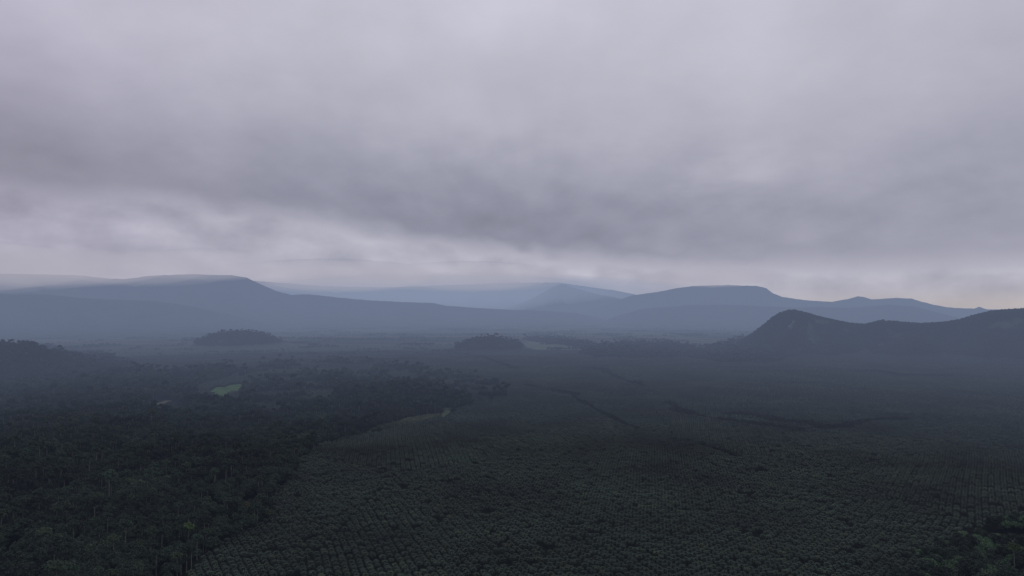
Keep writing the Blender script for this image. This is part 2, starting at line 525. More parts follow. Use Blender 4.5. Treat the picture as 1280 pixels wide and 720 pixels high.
#        name      crown                                                            trunk
KINDS = {
    'round':   (crown_mesh(11, M_LEAF, 12, 6.4, 4.5, 15), trunk_mesh(11, 14, 0.42, M_BARKDARK)),
    'wide':    (crown_mesh(12, M_LEAF, 9, 7.6, 9, 15, flat=True), trunk_mesh(12, 15, 0.5, M_BARKDARK, 5, 4)),
    'narrow':  (crown_mesh(13, M_LEAF, 14, 4.8, 5, 13), trunk_mesh(13, 15, 0.36, M_BARKDARK, 3, 2)),
    'low':     (crown_mesh(14, M_LEAF, 8, 5.4, 1.5, 11), trunk_mesh(14, 8, 0.34, M_BARKDARK, 4, 2.5)),
    'tall':    (crown_mesh(15, M_LEAF, 8.5, 5.4, 21, 10), trunk_mesh(15, 25, 0.46, M_BARK, 4, 3)),
    'broad':   (crown_mesh(16, M_LEAF, 11, 8.6, 7, 19, leaves=80), trunk_mesh(16, 14, 0.55, M_BARKDARK, 5, 4.5)),
}
SPECIAL = {
    'lime':    (crown_mesh(21, M_LEAFLIME, 10, 6.0, 14, 12), KINDS['tall'][1]),
    'olive':   (crown_mesh(22, M_LEAFOLIVE, 10, 7.5, 9, 14), KINDS['wide'][1]),
    'bright':  (crown_mesh(23, M_LEAFBRIGHT, 10, 6.2, 2.5, 14), KINDS['low'][1]),
    'feather': (crown_mesh(24, M_FEATHER, 7, 9.5, 4, 20, leaves=95, flat=True, ls=0.6), KINDS['low'][1]),
    'scrub':   (crown_mesh(25, M_LEAFDARK, 6.5, 4.8, 2.0, 9), trunk_mesh(25, 5, 0.25, M_BARKDARK, 4, 2)),
    'verge':   (crown_mesh(26, M_VERGELEAF, 4, 4.0, 0.6, 9), trunk_mesh(26, 2.5, 0.2, M_BARKDARK, 3, 1.5)),
    'pale':    (KINDS['tall'][0], trunk_mesh(27, 26, 0.62, M_BARK, 4, 3)),
}


M_LEAFGREEN = leaf_material('fresh_leaves', (0.029, 0.050, 0.031), (0.037, 0.063, 0.036), (0.052, 0.080, 0.038), 0.012, 3.0)
for kn in ('round', 'low', 'broad'):
    c_ = KINDS[kn][0].copy(); c_.materials[0] = M_LEAFGREEN
    SPECIAL['fresh ' + kn] = (c_, KINDS[kn][1])


# ------------------------------------------------------------------ scattering
def jitter_grid(x0, x1, y0, y1, s, jit=0.42):
    nx = int((x1 - x0) / s) + 1; ny = int((y1 - y0) / (s * 0.9)) + 1
    i, j = np.meshgrid(np.arange(nx), np.arange(ny), indexing='ij')
    x = x0 + (i + 0.5 * (j % 2)) * s; y = y0 + j * s * 0.9
    x = x + RNG.uniform(-jit, jit, x.shape) * s; y = y + RNG.uniform(-jit, jit, y.shape) * s
    return x.ravel(), y.ravel()


def in_wedge(x, y, deg=40):
    return np.abs(np.arctan2(x, y)) < R(deg)


def project(x, y, z):
    c, s = math.cos(PITCH), math.sin(PITCH)
    dz = z - CAM_Z
    dep = y * c + dz * s; v = -y * s + dz * c
    return 640 + F * x / dep, 360 - F * v / dep


# palms: planting blocks with rows of their own direction
def palms():
    cells = []
    gx, gy = np.meshgrid(np.arange(-3640, 3641, 620), np.arange(380, 4101, 620), indexing='ij')
    sx = (gx + RNG.uniform(-230, 230, gx.shape)).ravel(); sy = (gy + RNG.uniform(-230, 230, gy.shape)).ravel()
    # most blocks are planted with a row running out from the edge of the estate
    ang = R(90) - 0.85 * np.arctan2(sx, sy) + RNG.normal(0, 0.11, sx.size) + np.where(RNG.random(sx.size) < 0.12, R(30), 0)
    out = []
    S = 8.2
    for k in range(sx.size):
        if not (-3500 < sx[k] < 3500): continue
        if abs(math.atan2(sx[k], max(sy[k], 1))) > R(48): continue
        n = 76
        i, j = np.meshgrid(np.arange(-n, n + 1), np.arange(-n, n + 1), indexing='ij')
        u = (i + 0.5 * (j % 2)) * S; v = j * S * 0.87
        # rows bend with the lie of the land
        c, s = math.cos(ang[k]), math.sin(ang[k])
        x = sx[k] + u * c - v * s; y = sy[k] + u * s + v * c
        x = x.ravel(); y = y.ravel()
        bx = 9 * (fbm(x / 240, y / 240, 2, 50) - 0.5); by = 9 * (fbm(x / 240, y / 240, 2, 51) - 0.5)
        x = x + bx + RNG.normal(0, 0.22, x.shape); y = y + by + RNG.normal(0, 0.22, y.shape)
        d0 = np.hypot(x - sx[k], y - sy[k])
        near = np.argsort(np.hypot(sx - sx[k], sy - sy[k]))[1:10]
        ok = np.ones(x.shape, bool)
        for q in near:
            L = math.hypot(sx[q] - sx[k], sy[q] - sy[k])
            dq = (np.hypot(x - sx[q], y - sy[q]) ** 2 - d0 ** 2) / (2 * L)
            ok &= dq > 1.2
        out.append(np.stack([x[ok], y[ok]], -1))
    P = np.concatenate(out)
    x, y = P[:, 0], P[:, 1]
    r = np.hypot(x, y)
    keep = (r > 480) & (r < 3700) & (y > 0) & in_wedge(x, y) & (RNG.random(x.shape) > 0.035)
    x, y = x[keep], y[keep]
    keep = ~forest_mask(x, y) & ~stream_mask(x, y, 3)
    keep &= near_line(poly(VERGE_PTS), x, y) > 24
    keep &= ~inside(CLEARING, x, y)
    gap = fbm(x / 16, y / 16, 2, 61) + 0.10 * fbm(x / 150, y / 150, 2, 62)
    keep &= gap < 0.87
    x, y = x[keep], y[keep]
    z = terrain(x, y)
    keep = z < 60
    return x[keep], y[keep], z[keep]


def gn_stuff(name, x, y, z, rot, scl, vid, variants, label, cat):
    """one object that carries the points and instances the plant variants on them"""
    me = bpy.data.meshes.new(name)
    me.vertices.add(len(x))
    me.vertices.foreach_set('co', np.stack([x, y, z], -1).astype(np.float32).ravel())
    for an, ty, dat in (('spin', 'FLOAT', rot), ('size', 'FLOAT', scl), ('pick', 'INT', vid)):
        at = me.attributes.new(an, ty, 'POINT')
        at.data.foreach_set('value', np.asarray(dat, dtype=np.float32 if ty == 'FLOAT' else np.int32))
    o = link(name, me, kind='stuff', label=label, cat=cat)
    ng = bpy.data.node_groups.new(name + '_nodes', 'GeometryNodeTree')
    ng.interface.new_socket('Geometry', in_out='INPUT', socket_type='NodeSocketGeometry')
    ng.interface.new_socket('Geometry', in_out='OUTPUT', socket_type='NodeSocketGeometry')
    N, L = ng.nodes, ng.links
    gi = N.new('NodeGroupInput'); go = N.new('NodeGroupOutput')
    iop = N.new('GeometryNodeInstanceOnPoints')
    L.new(gi.outputs[0], iop.inputs['Points'])
    jn = N.new('GeometryNodeJoinGeometry')
    for objs in variants:
        jv = N.new('GeometryNodeJoinGeometry')
        for ob in objs:
            oi = N.new('GeometryNodeObjectInfo'); oi.inputs['Object'].default_value = ob
            oi.transform_space = 'ORIGINAL'
            L.new(oi.outputs['Geometry'], jv.inputs[0])
        gti = N.new('GeometryNodeGeometryToInstance')
        L.new(jv.outputs[0], gti.inputs[0]); L.new(gti.outputs[0], jn.inputs[0])
    L.new(jn.outputs[0], iop.inputs['Instance'])
    iop.inputs['Pick Instance'].default_value = True

    def attr(nm, ty):
        a = N.new('GeometryNodeInputNamedAttribute'); a.data_type = ty; a.inputs[0].default_value = nm
        return [s for s in a.outputs if s.name == 'Attribute' and s.enabled][0]
    L.new(attr('pick', 'INT'), iop.inputs['Instance Index'])
    cx = N.new('ShaderNodeCombineXYZ'); L.new(attr('spin', 'FLOAT'), cx.inputs[2])
    e2r = N.new('FunctionNodeEulerToRotation'); L.new(cx.outputs[0], e2r.inputs[0])
    L.new(e2r.outputs[0], iop.inputs['Rotation'])
    L.new(attr('size', 'FLOAT'), iop.inputs['Scale'])
    L.new(iop.outputs[0], go.inputs[0])
    md = o.modifiers.new('plants', 'NODES'); md.node_group = ng
    return o


def framed(x, y, z, h):
    px, py = project(x, y, z + h)
    return (px > -8) & (px < 1288) & (py < 726) & (py > 0)


# ---- palms: the nearest three hundred by themselves, all others one planting
px_, py_, pz_ = palms()
vis = framed(px_, py_, pz_, 6)
d = np.where(vis, np.hypot(px_, py_), 1e9)
order = np.argsort(d)[:300]
first_palms = [None] * 3
for n, k in enumerate(order):
    v = n % 3
    o = link('oil_palm', PALMS[v], label='dark green oil palm in the front rows along the lower edge of the view', cat='palm',
             group='oil palms in the front rows of the plantation')
    o.location = (px_[k], py_[k], pz_[k] - 0.1)
    o.rotation_euler = (0, 0, random.uniform(0, 6.28)); s = random.uniform(0.76, 0.98); o.scale = (s, s, s)
    if first_palms[v] is None: first_palms[v] = o
rest = np.ones(len(px_), bool); rest[order] = False
nP = int(rest.sum())
gn_stuff('oil_palm_plantation', px_[rest], py_[rest], pz_[rest] - 0.1, RNG.uniform(0, 6.28, nP), RNG.uniform(0.74, 0.98, nP), RNG.integers(0, 3, nP),
         [[o] for o in first_palms], 'oil palm plantation in dense even rows covering the plain', 'plantation')


# ---- trees
def place_tree(kind, x, y, s, label, group=None, rot=None, z=None):
    c, t = {**KINDS, **SPECIAL}[kind]
    e = bpy.data.objects.new('forest_tree', None); COL.objects.link(e)
    e.empty_display_size = 3
    e.location = (x, y, float(terrain(x, y)) - 0.2 if z is None else z)
    e.rotation_euler = (0, 0, random.uniform(0, 6.28) if rot is None else rot)
    e.scale = (s, s, s)
    e['label'] = label; e['category'] = 'tree'
    if group: e['group'] = group
    co = link('crown', c, e); to = link('trunk', t, e)
    return e, co, to


# trees the photo tells apart
SPOTS = [
    ('lime', 235, 686, 1.15, 'bright yellow green round crowned tree just behind the row of pale bare trunks'),
    ('olive', 309, 648, 1.05, 'large olive yellow tree at the forest edge above the palm rows'),
    ('olive', 338, 652, 0.7, 'smaller tawny olive tree beside the large olive one at the forest edge'),
    ('pale', 366, 603, 0.85, 'lone tree with a bare pale trunk and flat dark crown where forest meets palms'),
    ('lime', 1268, 712, 1.1, 'bright green leafy tree at the right edge of the lower right corner'),
    ('feather', 1228, 730, 1.15, 'broad pale green feathery tree at the bottom of the lower right corner'),
    ('bright', 1192, 697, 0.8, 'small green tree at the left end of the lower right grove'),
]
taken = []
for kind, px, py, s, lab in SPOTS:
    x, y = gp(px, py)
    place_tree(kind, x, y, s, lab); taken.append((x, y, 6.5, 32 if kind in ('lime', 'olive', 'pale', 'feather') else 8))
for px, py, s in [(195, 722, 0.9), (226, 719, 1.0), (233, 716, 0.95), (239, 715, 0.85), (246, 700, 0.9), (254, 692, 0.85), (221, 725, 0.9)]:
    x, y = gp(px, py)
    place_tree('pale', x, y, s, 'tall dark crowned tree with a bare pale trunk showing at the forest edge', 'pale trunked trees at the forest edge')
    taken.append((x, y, 4.5, 75))


def clear_of(x, y):
    m = np.ones(x.shape, bool)
    for tx, ty, q, front in taken:            # open ground on the near side of trees that stand at an edge
        L = math.hypot(tx, ty); ux, uy = -tx / L, -ty / L
        t = np.clip((x - tx) * ux + (y - ty) * uy, 0, front)
        m &= np.hypot(x - tx - t * ux, y - ty - t * uy) > q
    return m


# forest on the left and the grove in the right corner
def forest_points():
    xs, ys = [], []
    for r0, r1, s in ((450, 1500, 8.6), (1500, 2600, 9.6), (2600, 4800, 11.5)):
        x, y = jitter_grid(-3300, 1500, 300, 4800, s)
        r = np.hypot(x, y)
        k = (r >= r0) & (r < r1) & in_wedge(x, y, 41) & (x < 0.55 * y + 900)
        x, y = x[k], y[k]
        k = forest_mask(x, y); x, y = x[k], y[k]
        xs.append(x); ys.append(y)
    x, y = jitter_grid(-1600, 300, 1500, 3600, 13)
    k = inside(SEMI, x, y) & (fbm(x / 70, y / 70, 3, 44) > 0.56) & ~forest_mask(x, y); xs.append(x[k]); ys.append(y[k])
    x = np.concatenate(xs); y = np.concatenate(ys)
    gapn = fbm(x / 60, y / 60, 3, 15)
    k = (gapn < 0.74) & ~(inside(CLEARING, x, y) & (RNG.random(x.shape) < 0.93)) & (near_line(poly(PATH_PTS), x, y) > 9) & (near_line(poly(VERGE_PTS), x, y) > 9) & clear_of(x, y) & ~inside(VERGE_AREA, x, y) & ~(inside(PATH_AREA, x, y) & (RNG.random(x.shape) < 0.985))
    return x[k], y[k]


fx, fy = forest_points()
knoll = np.zeros(fx.shape, int)
for q, (cx, cy, h, rx, ry) in enumerate(DOMES[:2]):
    knoll[((fx - cx) / (rx * 1.14)) ** 2 + ((fy - cy) / (ry * 1.14)) ** 2 < 1] = q + 1
hilly = (fx > 700) & (terrain(fx, fy) > 16)
fx, fy, knoll = fx[~hilly], fy[~hilly], knoll[~hilly]
far_wood = (knoll == 0) & (inside(FOREST, fx, fy) == False) & (fy > 2600) & (fx > -1000)
fz = terrain(fx, fy)
names = list(KINDS)
weights = np.array([0.30, 0.16, 0.16, 0.196, 0.006, 0.178])
fk = RNG.choice(6, size=fx.size, p=weights)
big = fbm(fx / 130, fy / 130, 3, 88)
fs = RNG.uniform(0.72, 1.12, fx.size) * (0.72 + 0.62 * big)
fs = np.where(RNG.random(fx.size) < 0.05, fs * 1.3, fs)
vis = framed(fx, fy, fz, 12)
d = np.where(vis, np.hypot(fx, fy), 1e9)
corner = inside(CORNER, fx, fy) | ((fx > 200) & (fy < 1200))
d = np.where(corner & vis, d * 0.6, d)
order = np.argsort(d)[:286]
LABS = {
    'round': 'round crowned dark green tree in the close forest canopy of the lower left',
    'wide': 'flat topped spreading dark tree in the close forest canopy of the lower left',
    'narrow': 'narrow upright dark tree in the close forest canopy of the lower left',
    'low': 'low bushy dark tree in the close forest canopy of the lower left',
    'tall': 'tall slender tree rising above the close forest canopy of the lower left',
    'broad': 'very broad crowned dark tree in the close forest canopy of the lower left',
}
protos = {}
for k in order:
    kind = names[fk[k]]
    if fx[k] > 0:
        kk = ['bright', 'low', 'low', 'round', 'bright'][int(RNG.integers(0, 5))]
        lab = {'bright': 'fresh green tree in the grove at the lower right corner', 'low': 'low bushy dark tree in the grove at the lower right corner',
               'round': 'round crowned dark tree in the grove at the lower right corner'}[kk]
        place_tree(kk, fx[k], fy[k], fs[k] * 0.95, lab, kk + ' trees of the lower right grove', z=fz[k] - 0.2)
    else:
        fresh = kind in ('round', 'low', 'broad') and big[k] + RNG.normal(0, 0.08) > 0.50
        lab = LABS[kind].replace('dark green', 'fresh green').replace('dark', 'fresh green') if fresh else LABS[kind]
        kk = 'fresh ' + kind if fresh else kind
        e, co, to = place_tree(kk, fx[k], fy[k], fs[k], lab, kk + ' trees of the lower left forest', z=fz[k] - 0.2)
        if kind not in protos and not fresh: protos[kind] = (co, to)
for kind in names:
    if kind not in protos:
        e, co, to = place_tree(kind, -330, 610, 1.0, LABS[kind], kind + ' trees of the lower left forest'); protos[kind] = (co, to)
VAR = [list(protos[k]) for k in names]
rest = np.ones(fx.size, bool); rest[order] = False


def stuff_trees(name, sel, label, cat):
    n = int(sel.sum())
    if n: gn_stuff(name, fx[sel], fy[sel], fz[sel] - 0.2, RNG.uniform(0, 6.28, n), fs[sel], fk[sel], VAR, label, cat)


stuff_trees('forest', rest & (knoll == 0) & ~far_wood, 'dense dark rainforest spreading up the left side of the plain', 'forest')
stuff_trees('knoll_woods', rest & (knoll == 1), 'isolated dark wooded knoll standing in the middle of the plain', 'wood')
stuff_trees('knoll_woods', rest & (knoll == 2), 'isolated dark wooded knoll on the left side of the plain', 'wood')
stuff_trees('tree_belt', rest & far_wood, 'belts of dark trees across the plain before the right hand hills', 'tree belt')

# woods on the hill at the right
hill_w = np.array([0.4, 0.0, 0.0, 0.4, 0.0, 0.2])
x, y = jitter_grid(700, 5200, 2400, 5200, 9.0)
k = in_wedge(x, y, 41) & (np.abs(np.hypot(x, y) - 3950) < 620)
x, y = x[k], y[k]; z = terrain(x, y)
k = (z > 14 + 30 * (fbm(x / 150, y / 150, 3, 91) - 0.3)) & (fbm(x / 110, y / 110, 3, 92) < 0.74)
x, y, z = x[k], y[k], z[k]
n = len(x)
gn_stuff('hill_woods', x, y, z - 0.3, RNG.uniform(0, 6.28, n), RNG.uniform(0.5, 0.82, n), RNG.choice(6, size=n, p=hill_w), VAR,
         'dark woods covering the long hill at the right', 'wood')

# scrub along the streams
x, y = jitter_grid(-1200, 2600, 900, 3600, 6.5)
k = stream_mask(x, y) & (RNG.random(x.shape) > 0.12); x, y = x[k], y[k]; z = terrain(x, y); n = len(x)
e, sc_c, sc_t = place_tree('scrub', *gp(258, 700), 0.8, 'low very dark bush under the pale trunked trees at the forest edge')
gn_stuff('stream_scrub', x, y, z - 0.2, RNG.uniform(0, 6.28, n), RNG.uniform(0.6, 1.25, n), np.zeros(n, int), [[sc_c, sc_t]],
         'dark scrub lining the little streams between the palm blocks', 'scrub')

# scattered trees and hedges of the far plain
x, y = jitter_grid(-7500, 7500, 3400, 10000, 16)
k = in_wedge(x, y, 41); x, y = x[k], y[k]
band = fbm(x / 800, y / 420, 3, 101); patch = fbm(x / 260, y / 200, 3, 103)
k = (np.abs(band - 0.52) < 0.006) & (RNG.random(x.shape) < 0.8) | (patch > 0.70) & (RNG.random(x.shape) < 0.7) | (RNG.random(x.shape) < 0.0006)
k &= ~forest_mask(x, y)
x, y = x[k], y[k]; z = terrain(x, y)
k = z < 25; x, y, z = x[k], y[k], z[k]; n = len(x)
gn_stuff('plain_trees', x, y, z - 0.2, RNG.uniform(0, 6.28, n), RNG.uniform(0.4, 0.8, n), RNG.choice(6, size=n, p=hill_w), VAR,
         'scattered trees and hedgerows over the far misty plain', 'tree belt')


# ------------------------------------------------------------------ clearings, paths, verge
def drape_patch(name, P, mat, lift, n=26, **kw):
    x0, y0 = P.min(0); x1, y1 = P.max(0)
    c = P.mean(0); V = [(c[0], c[1])]; rings = 7; m = 48
    tot = np.linspace(0, len(P), m, endpoint=False)
    edge = np.array([P[int(t)] * (1 - t % 1) + P[(int(t) + 1) % len(P)] * (t % 1) for t in tot])
    for q in range(1, rings + 1):
        for e in edge: V.append(tuple(c + (e - c) * q / rings * (1 + (0.75 * (float(fbm(e[0] / 11, e[1] / 40, 3, 8)) - 0.5) if q >= rings - 1 else 0))))
    V = np.array(V); z = terrain(V[:, 0], V[:, 1]) + lift
    Fc = [(0, 1 + s, 1 + (s + 1) % m) for s in range(m)]
    for q in range(rings - 1):
        a = 1 + q * m
        Fc += [(a + s, a + m + s, a + m + (s + 1) % m, a + (s + 1) % m) for s in range(m)]
    return link(name, mesh_from(name, np.column_stack([V, z]), Fc, [mat], smooth=True), **kw)


def drape_strip(name, pts, w, mat, lift, **kw):
    P = poly(pts); Q = []
    for (a, b) in zip(P[:-1], P[1:]):
        for t in np.linspace(0, 1, 12, endpoint=False): Q.append(a * (1 - t) + b * t)
    Q.append(P[-1]); Q = np.array(Q)
    for _ in range(6): Q[1:-1] = (Q[:-2] + 2 * Q[1:-1] + Q[2:]) / 4
    T = np.gradient(Q, axis=0); T /= np.linalg.norm(T, axis=1)[:, None]
    Nn = np.stack([-T[:, 1], T[:, 0]], -1)
    V = []; Fc = []
    for i in range(len(Q)):
        ww = w * (0.75 + 0.5 * random.random())
        for s in (-1, -0.33, 0.33, 1): V.append(Q[i] + Nn[i] * ww * s)
    for i in range(len(Q) - 1):
        for c in range(3):
            a = i * 4 + c; Fc.append((a, a + 1, a + 5, a + 4))
    V = np.array(V); z = terrain(V[:, 0], V[:, 1]) + lift
    return link(name, mesh_from(name, np.column_stack([V, z]), Fc, [mat], smooth=True), **kw)


drape_patch('grass', CLEARING, M_GRASS, 1.2, kind='stuff', label='bright green grass clearing between forest and palms on the left', cat='clearing')
for pts, lab in (
        ([(650, 409), (700, 410), (780, 413), (850, 418), (900, 424), (860, 428), (780, 424), (720, 422), (660, 417)], 'pale green field behind and right of the middle knoll'),
        ([(330, 409), (420, 410), (520, 412), (500, 417), (400, 417), (340, 414)], 'pale field strip between the two wooded knolls'),
        ([(440, 402), (560, 403), (640, 404), (600, 407), (480, 406)], 'farthest pale field strip at the foot of the central ridge'),
        ([(655, 426), (700, 430), (738, 437), (700, 442), (660, 437)], 'small pale field just right of the middle knoll')):
    drape_patch('field', poly(pts), M_FIELD, 2.0, kind='structure', label=lab, cat='field')
drape_strip('path', PATH_PTS, 9, M_PATH, 1.4, kind='structure', label='pale bent track showing between trees in the left forest', cat='path')
drape_patch('grass', poly([(200, 515), (214, 515), (232, 515), (236, 521), (218, 525), (202, 522)]), M_GRASS, 1.2, kind='stuff',
            label='small green clearing beside the pale track in the left forest', cat='clearing')
drape_strip('grass', VERGE_PTS, 9, M_VERGE, 1.0, kind='stuff', label='pale grass verge curving along the edge of the palm rows', cat='verge')
drape_strip('grass', [(905, 527), (925, 526), (945, 527), (962, 530)], 8, M_VERGE, 1.2, kind='stuff', label='pale grassy gap in the scrub of the stream', cat='verge')
drape_strip('grass', [(985, 534), (998, 535), (1010, 536)], 7, M_VERGE, 1.2, kind='stuff', label='little pale grassy bank lower along the stream', cat='verge')
drape_strip('road', [(742, 446), (754, 445), (768, 446), (800, 448), (812, 447), (828, 447)], 9, M_PATH, 1.5, kind='structure',
            label='pale dirt road at the foot of the far wood', cat='road')

# shrubs in the pale band at the edge of the palms
P = VERGE_AREA
x, y = jitter_grid(P[:, 0].min(), P[:, 0].max(), P[:, 1].min(), P[:, 1].max(), 6.5)
k = inside(P, x, y); x, y = x[k], y[k]; z = terrain(x, y); n = len(x)
e, vc, vt = place_tree('verge', *gp(549, 521), 0.9, 'single pale bush at the tip of the grass verge beside the palm rows')
gn_stuff('verge_scrub', x, y, z - 0.2, RNG.uniform(0, 6.28, n), RNG.uniform(0.9, 1.6, n), np.zeros(n, int), [[vc, vt]],
         'pale low scrub along the verge where forest meets palms', 'scrub')


# pale rock scar on the right hand hill
def rock_scar():
    A_, E_ = azel(989, 411)
    best = None
    for r in np.arange(3300, 4100, 10):
        x, y = r * math.sin(A_), r * math.cos(A_)
        if CAM_Z + r * E_ <= float(terrain(x, y)): best = (x, y); break
    if best is None: best = (3850 * math.sin(A_), 3850 * math.cos(A_))
    rg = random.Random(4); V = []; Fc = []
    n, m = 9, 6
    for i in range(n):
        for j in range(m):
            u = (i / (n - 1) - 0.5) * 28 + rg.uniform(-4, 4); w = (j / (m - 1) - 0.5) * 44 + rg.uniform(-4, 4)
            u *= 0.55 + 0.45 * math.sin(math.pi * (j + 0.6) / m)
            x, y = best[0] + u, best[1] + w
            edge = min(i, n - 1 - i, j, m - 1 - j)
            V.append((x - best[0], y - best[1], float(terrain(x, y)) + (10 + rg.uniform(0, 9) if edge else 1)))
    for i in range(n - 1):
        for j in range(m - 1):
            a = i * m + j; Fc.append((a, a + m, a + m + 1, a + 1))
    o = link('rock_outcrop', mesh_from('rock_outcrop', V, Fc, [M_ROCK]), label='small pale rock face among the woods on the right hand hill', cat='rock')
    o.location = (best[0], best[1], 0)


rock_scar()


# pale dead trunk in the gap of the forest edge
def dead_trunk():
    x, y = gp(283, 668); V = []; Fc = []; n = 7
    pts = [(-3.2, 0, 0.1), (-2.4, 0.2, 1.6), (-0.6, 0.3, 2.6), (1.4, 0.2, 2.7), (3.0, -0.1, 2.0), (3.8, -0.3, 1.1)]
    for k, (a, b, c) in enumerate(pts):
        q = 0.42 - 0.05 * k
        for s in range(n):
            t = s * 2 * math.pi / n; V.append((a, b + q * math.cos(t), c + q * math.sin(t)))
    for k in range(len(pts) - 1):
        for s in range(n): Fc.append((k * n + s, k * n + (s + 1) % n, (k + 1) * n + (s + 1) % n, (k + 1) * n + s))
    Fc.append(tuple(range(n))[::-1]); Fc.append(tuple((len(pts) - 1) * n + s for s in range(n)))
    o = link('fallen_trunk', mesh_from('fallen_trunk', V, Fc, [M_BARK], smooth=True), label='pale arched dead trunk in the dark gap at the forest edge', cat='dead tree')
    o.location = (x, y, float(terrain(x, y)))


dead_trunk()

# ------------------------------------------------------------------ haze: a thin blue grey air layer over the whole plain
HZ = (0.158, 0.196, 0.300)          # low haze over the plain
HC = (0.225, 0.268, 0.362)            # paler mist before the far mountains
BA, BB, BC = 3.8e-5, 1.62e-4, 1.3e-4  # extinction: everywhere, past RB, past RC
RB, RC = 1250.0, 5200.0
HR, HTOP = 14200.0, 800.0


def volume_mat(name, color, beta):
    m, nt, N, L = new_mat(name)
    o = N.new('ShaderNodeOutputMaterial'); ab = N.new('ShaderNodeVolumeAbsorption'); em = N.new('ShaderNodeEmission')
    ab.inputs['Color'].default_value = (0, 0, 0, 1); ab.inputs['Density'].default_value = beta
    em.inputs['Color'].default_value = (*color, 1); em.inputs['Strength'].default_value = beta  # emission put in for the daylight that haze and cloud would scatter
    ad = N.new('ShaderNodeAddShader')
    L.new(ab.outputs[0], ad.inputs[0]); L.new(em.outputs[0], ad.inputs[1]); L.new(ad.outputs[0], o.inputs['Volume'])
    return m


def haze_layer(r0, r1, color, beta, label):
    """closed drum (or ring) of hazy air round the view point"""
    nseg = 96; V = []; Fc = []
    A = [2 * math.pi * k / nseg for k in range(nseg)]
    for a in A: V += [(r1 * math.sin(a), r1 * math.cos(a), -140), (r1 * math.sin(a), r1 * math.cos(a), HTOP)]
    if r0:
        for a in A: V += [(r0 * math.sin(a), r0 * math.cos(a), -140), (r0 * math.sin(a), r0 * math.cos(a), HTOP)]
    for k in range(nseg):
        q = (k + 1) % nseg; b = 2 * nseg
        Fc.append((2 * k, 2 * k + 1, 2 * q + 1, 2 * q))
        if r0:
            Fc.append((b + 2 * k, b + 2 * q, b + 2 * q + 1, b + 2 * k + 1))
            Fc.append((2 * k + 1, b + 2 * k + 1, b + 2 * q + 1, 2 * q + 1))
            Fc.append((2 * k, 2 * q, b + 2 * q, b + 2 * k))
    if not r0:
        Fc.append(tuple(2 * k + 1 for k in range(nseg))[::-1]); Fc.append(tuple(2 * k for k in range(nseg)))
    link('haze', mesh_from('haze', V, Fc, [volume_mat('haze_air', color, beta)]), kind='stuff', label=label, cat='haze')


haze_layer(0, HR, HZ, BA, 'thin blue grey haze lying over the whole plain')
haze_layer(RB, HR, HZ, BB, 'blue grey haze thickening over the middle of the plain')
haze_layer(RC, HR, HC, BC, 'pale bluish mist in front of the far mountains')


def cloud_cap(px, py, D, rx, ry, rz, strength, color, label):
    """soft cloud sitting on a mountain top"""
    A_, E_ = azel(px, py)
    V = []; Fc = []; n, m = 48, 24
    for j in range(m + 1):
        t = math.pi * j / m
        for i in range(n):
            a = 2 * math.pi * i / n
            w = 1 + 0.16 * math.sin(3 * a + px) + 0.10 * math.sin(7 * a + 2 * px)
            V.append((rx * w * math.sin(t) * math.cos(a), ry * math.sin(t) * math.sin(a), rz * math.cos(t) * (1 + 0.10 * math.sin(5 * a))))
    for j in range(m):
        for i in range(n):
            q = (i + 1) % n
            Fc.append((j * n + i, (j + 1) * n + i, (j + 1) * n + q, j * n + q))
    o = link('cloud', mesh_from('cloud', V, Fc, [volume_mat('cloud_vapour', color, strength / (2 * ry))], smooth=True), kind='stuff', label=label, cat='cloud')
    o.location = (D * math.sin(A_), D * math.cos(A_), CAM_Z + D * E_)
    o.rotation_euler = (0, 0, -A_)


def cap_light(D, want=(0.415, 0.402, 0.475)):
    """glow given to the cloud in place of daylight, raised against the haze before it"""
    t1 = math.exp(-BA * RC - BB * (RC - RB)); t2 = math.exp(-(BA + BB + BC) * (D - RC))
    hm = [((BA + BB) * a + BC * b) / (BA + BB + BC) for a, b in zip(HZ, HC)]
    return tuple(max(0.1, (c - h * (1 - t1) - t1 * (1 - t2) * q) / (t1 * t2)) for c, h, q in zip(want, HZ, hm))


for px, py, D, rx, ry, rz, st_, lab in (
        (-70, 332, 8700, 1500, 700, 250, 0.9, 'low cloud hiding the far left end of the left mountain'),
        (60, 334, 8500, 1100, 650, 190, 0.6, 'low cloud resting on the top of the left mountain'),
        (170, 336, 8400, 900, 600, 170, 0.55, 'thin cloud in the dip of the left mountain'),
        (262, 331, 8700, 900, 700, 170, 0.5, 'low cloud resting on the right shoulder of the left mountain'),
        (420, 345, 11400, 1700, 700, 240, 0.9, 'long low cloud along the farthest range behind the left mountain'),
        (590, 346, 11200, 1500, 600, 220, 0.8, 'long low cloud along the middle of the farthest range'),
        (560, 366, 12300, 3900, 800, 330, 1.5, 'bright mist hanging in the gap between the far ranges'),
        (890, 346, 10500, 1000, 700, 140, 0.9, 'low cloud resting on the flat topped blue mountain')):
    cloud_cap(px, py, D, rx, ry, rz, st_, cap_light(D) if rz < 300 else cap_light(D, (0.245, 0.295, 0.415)), lab)


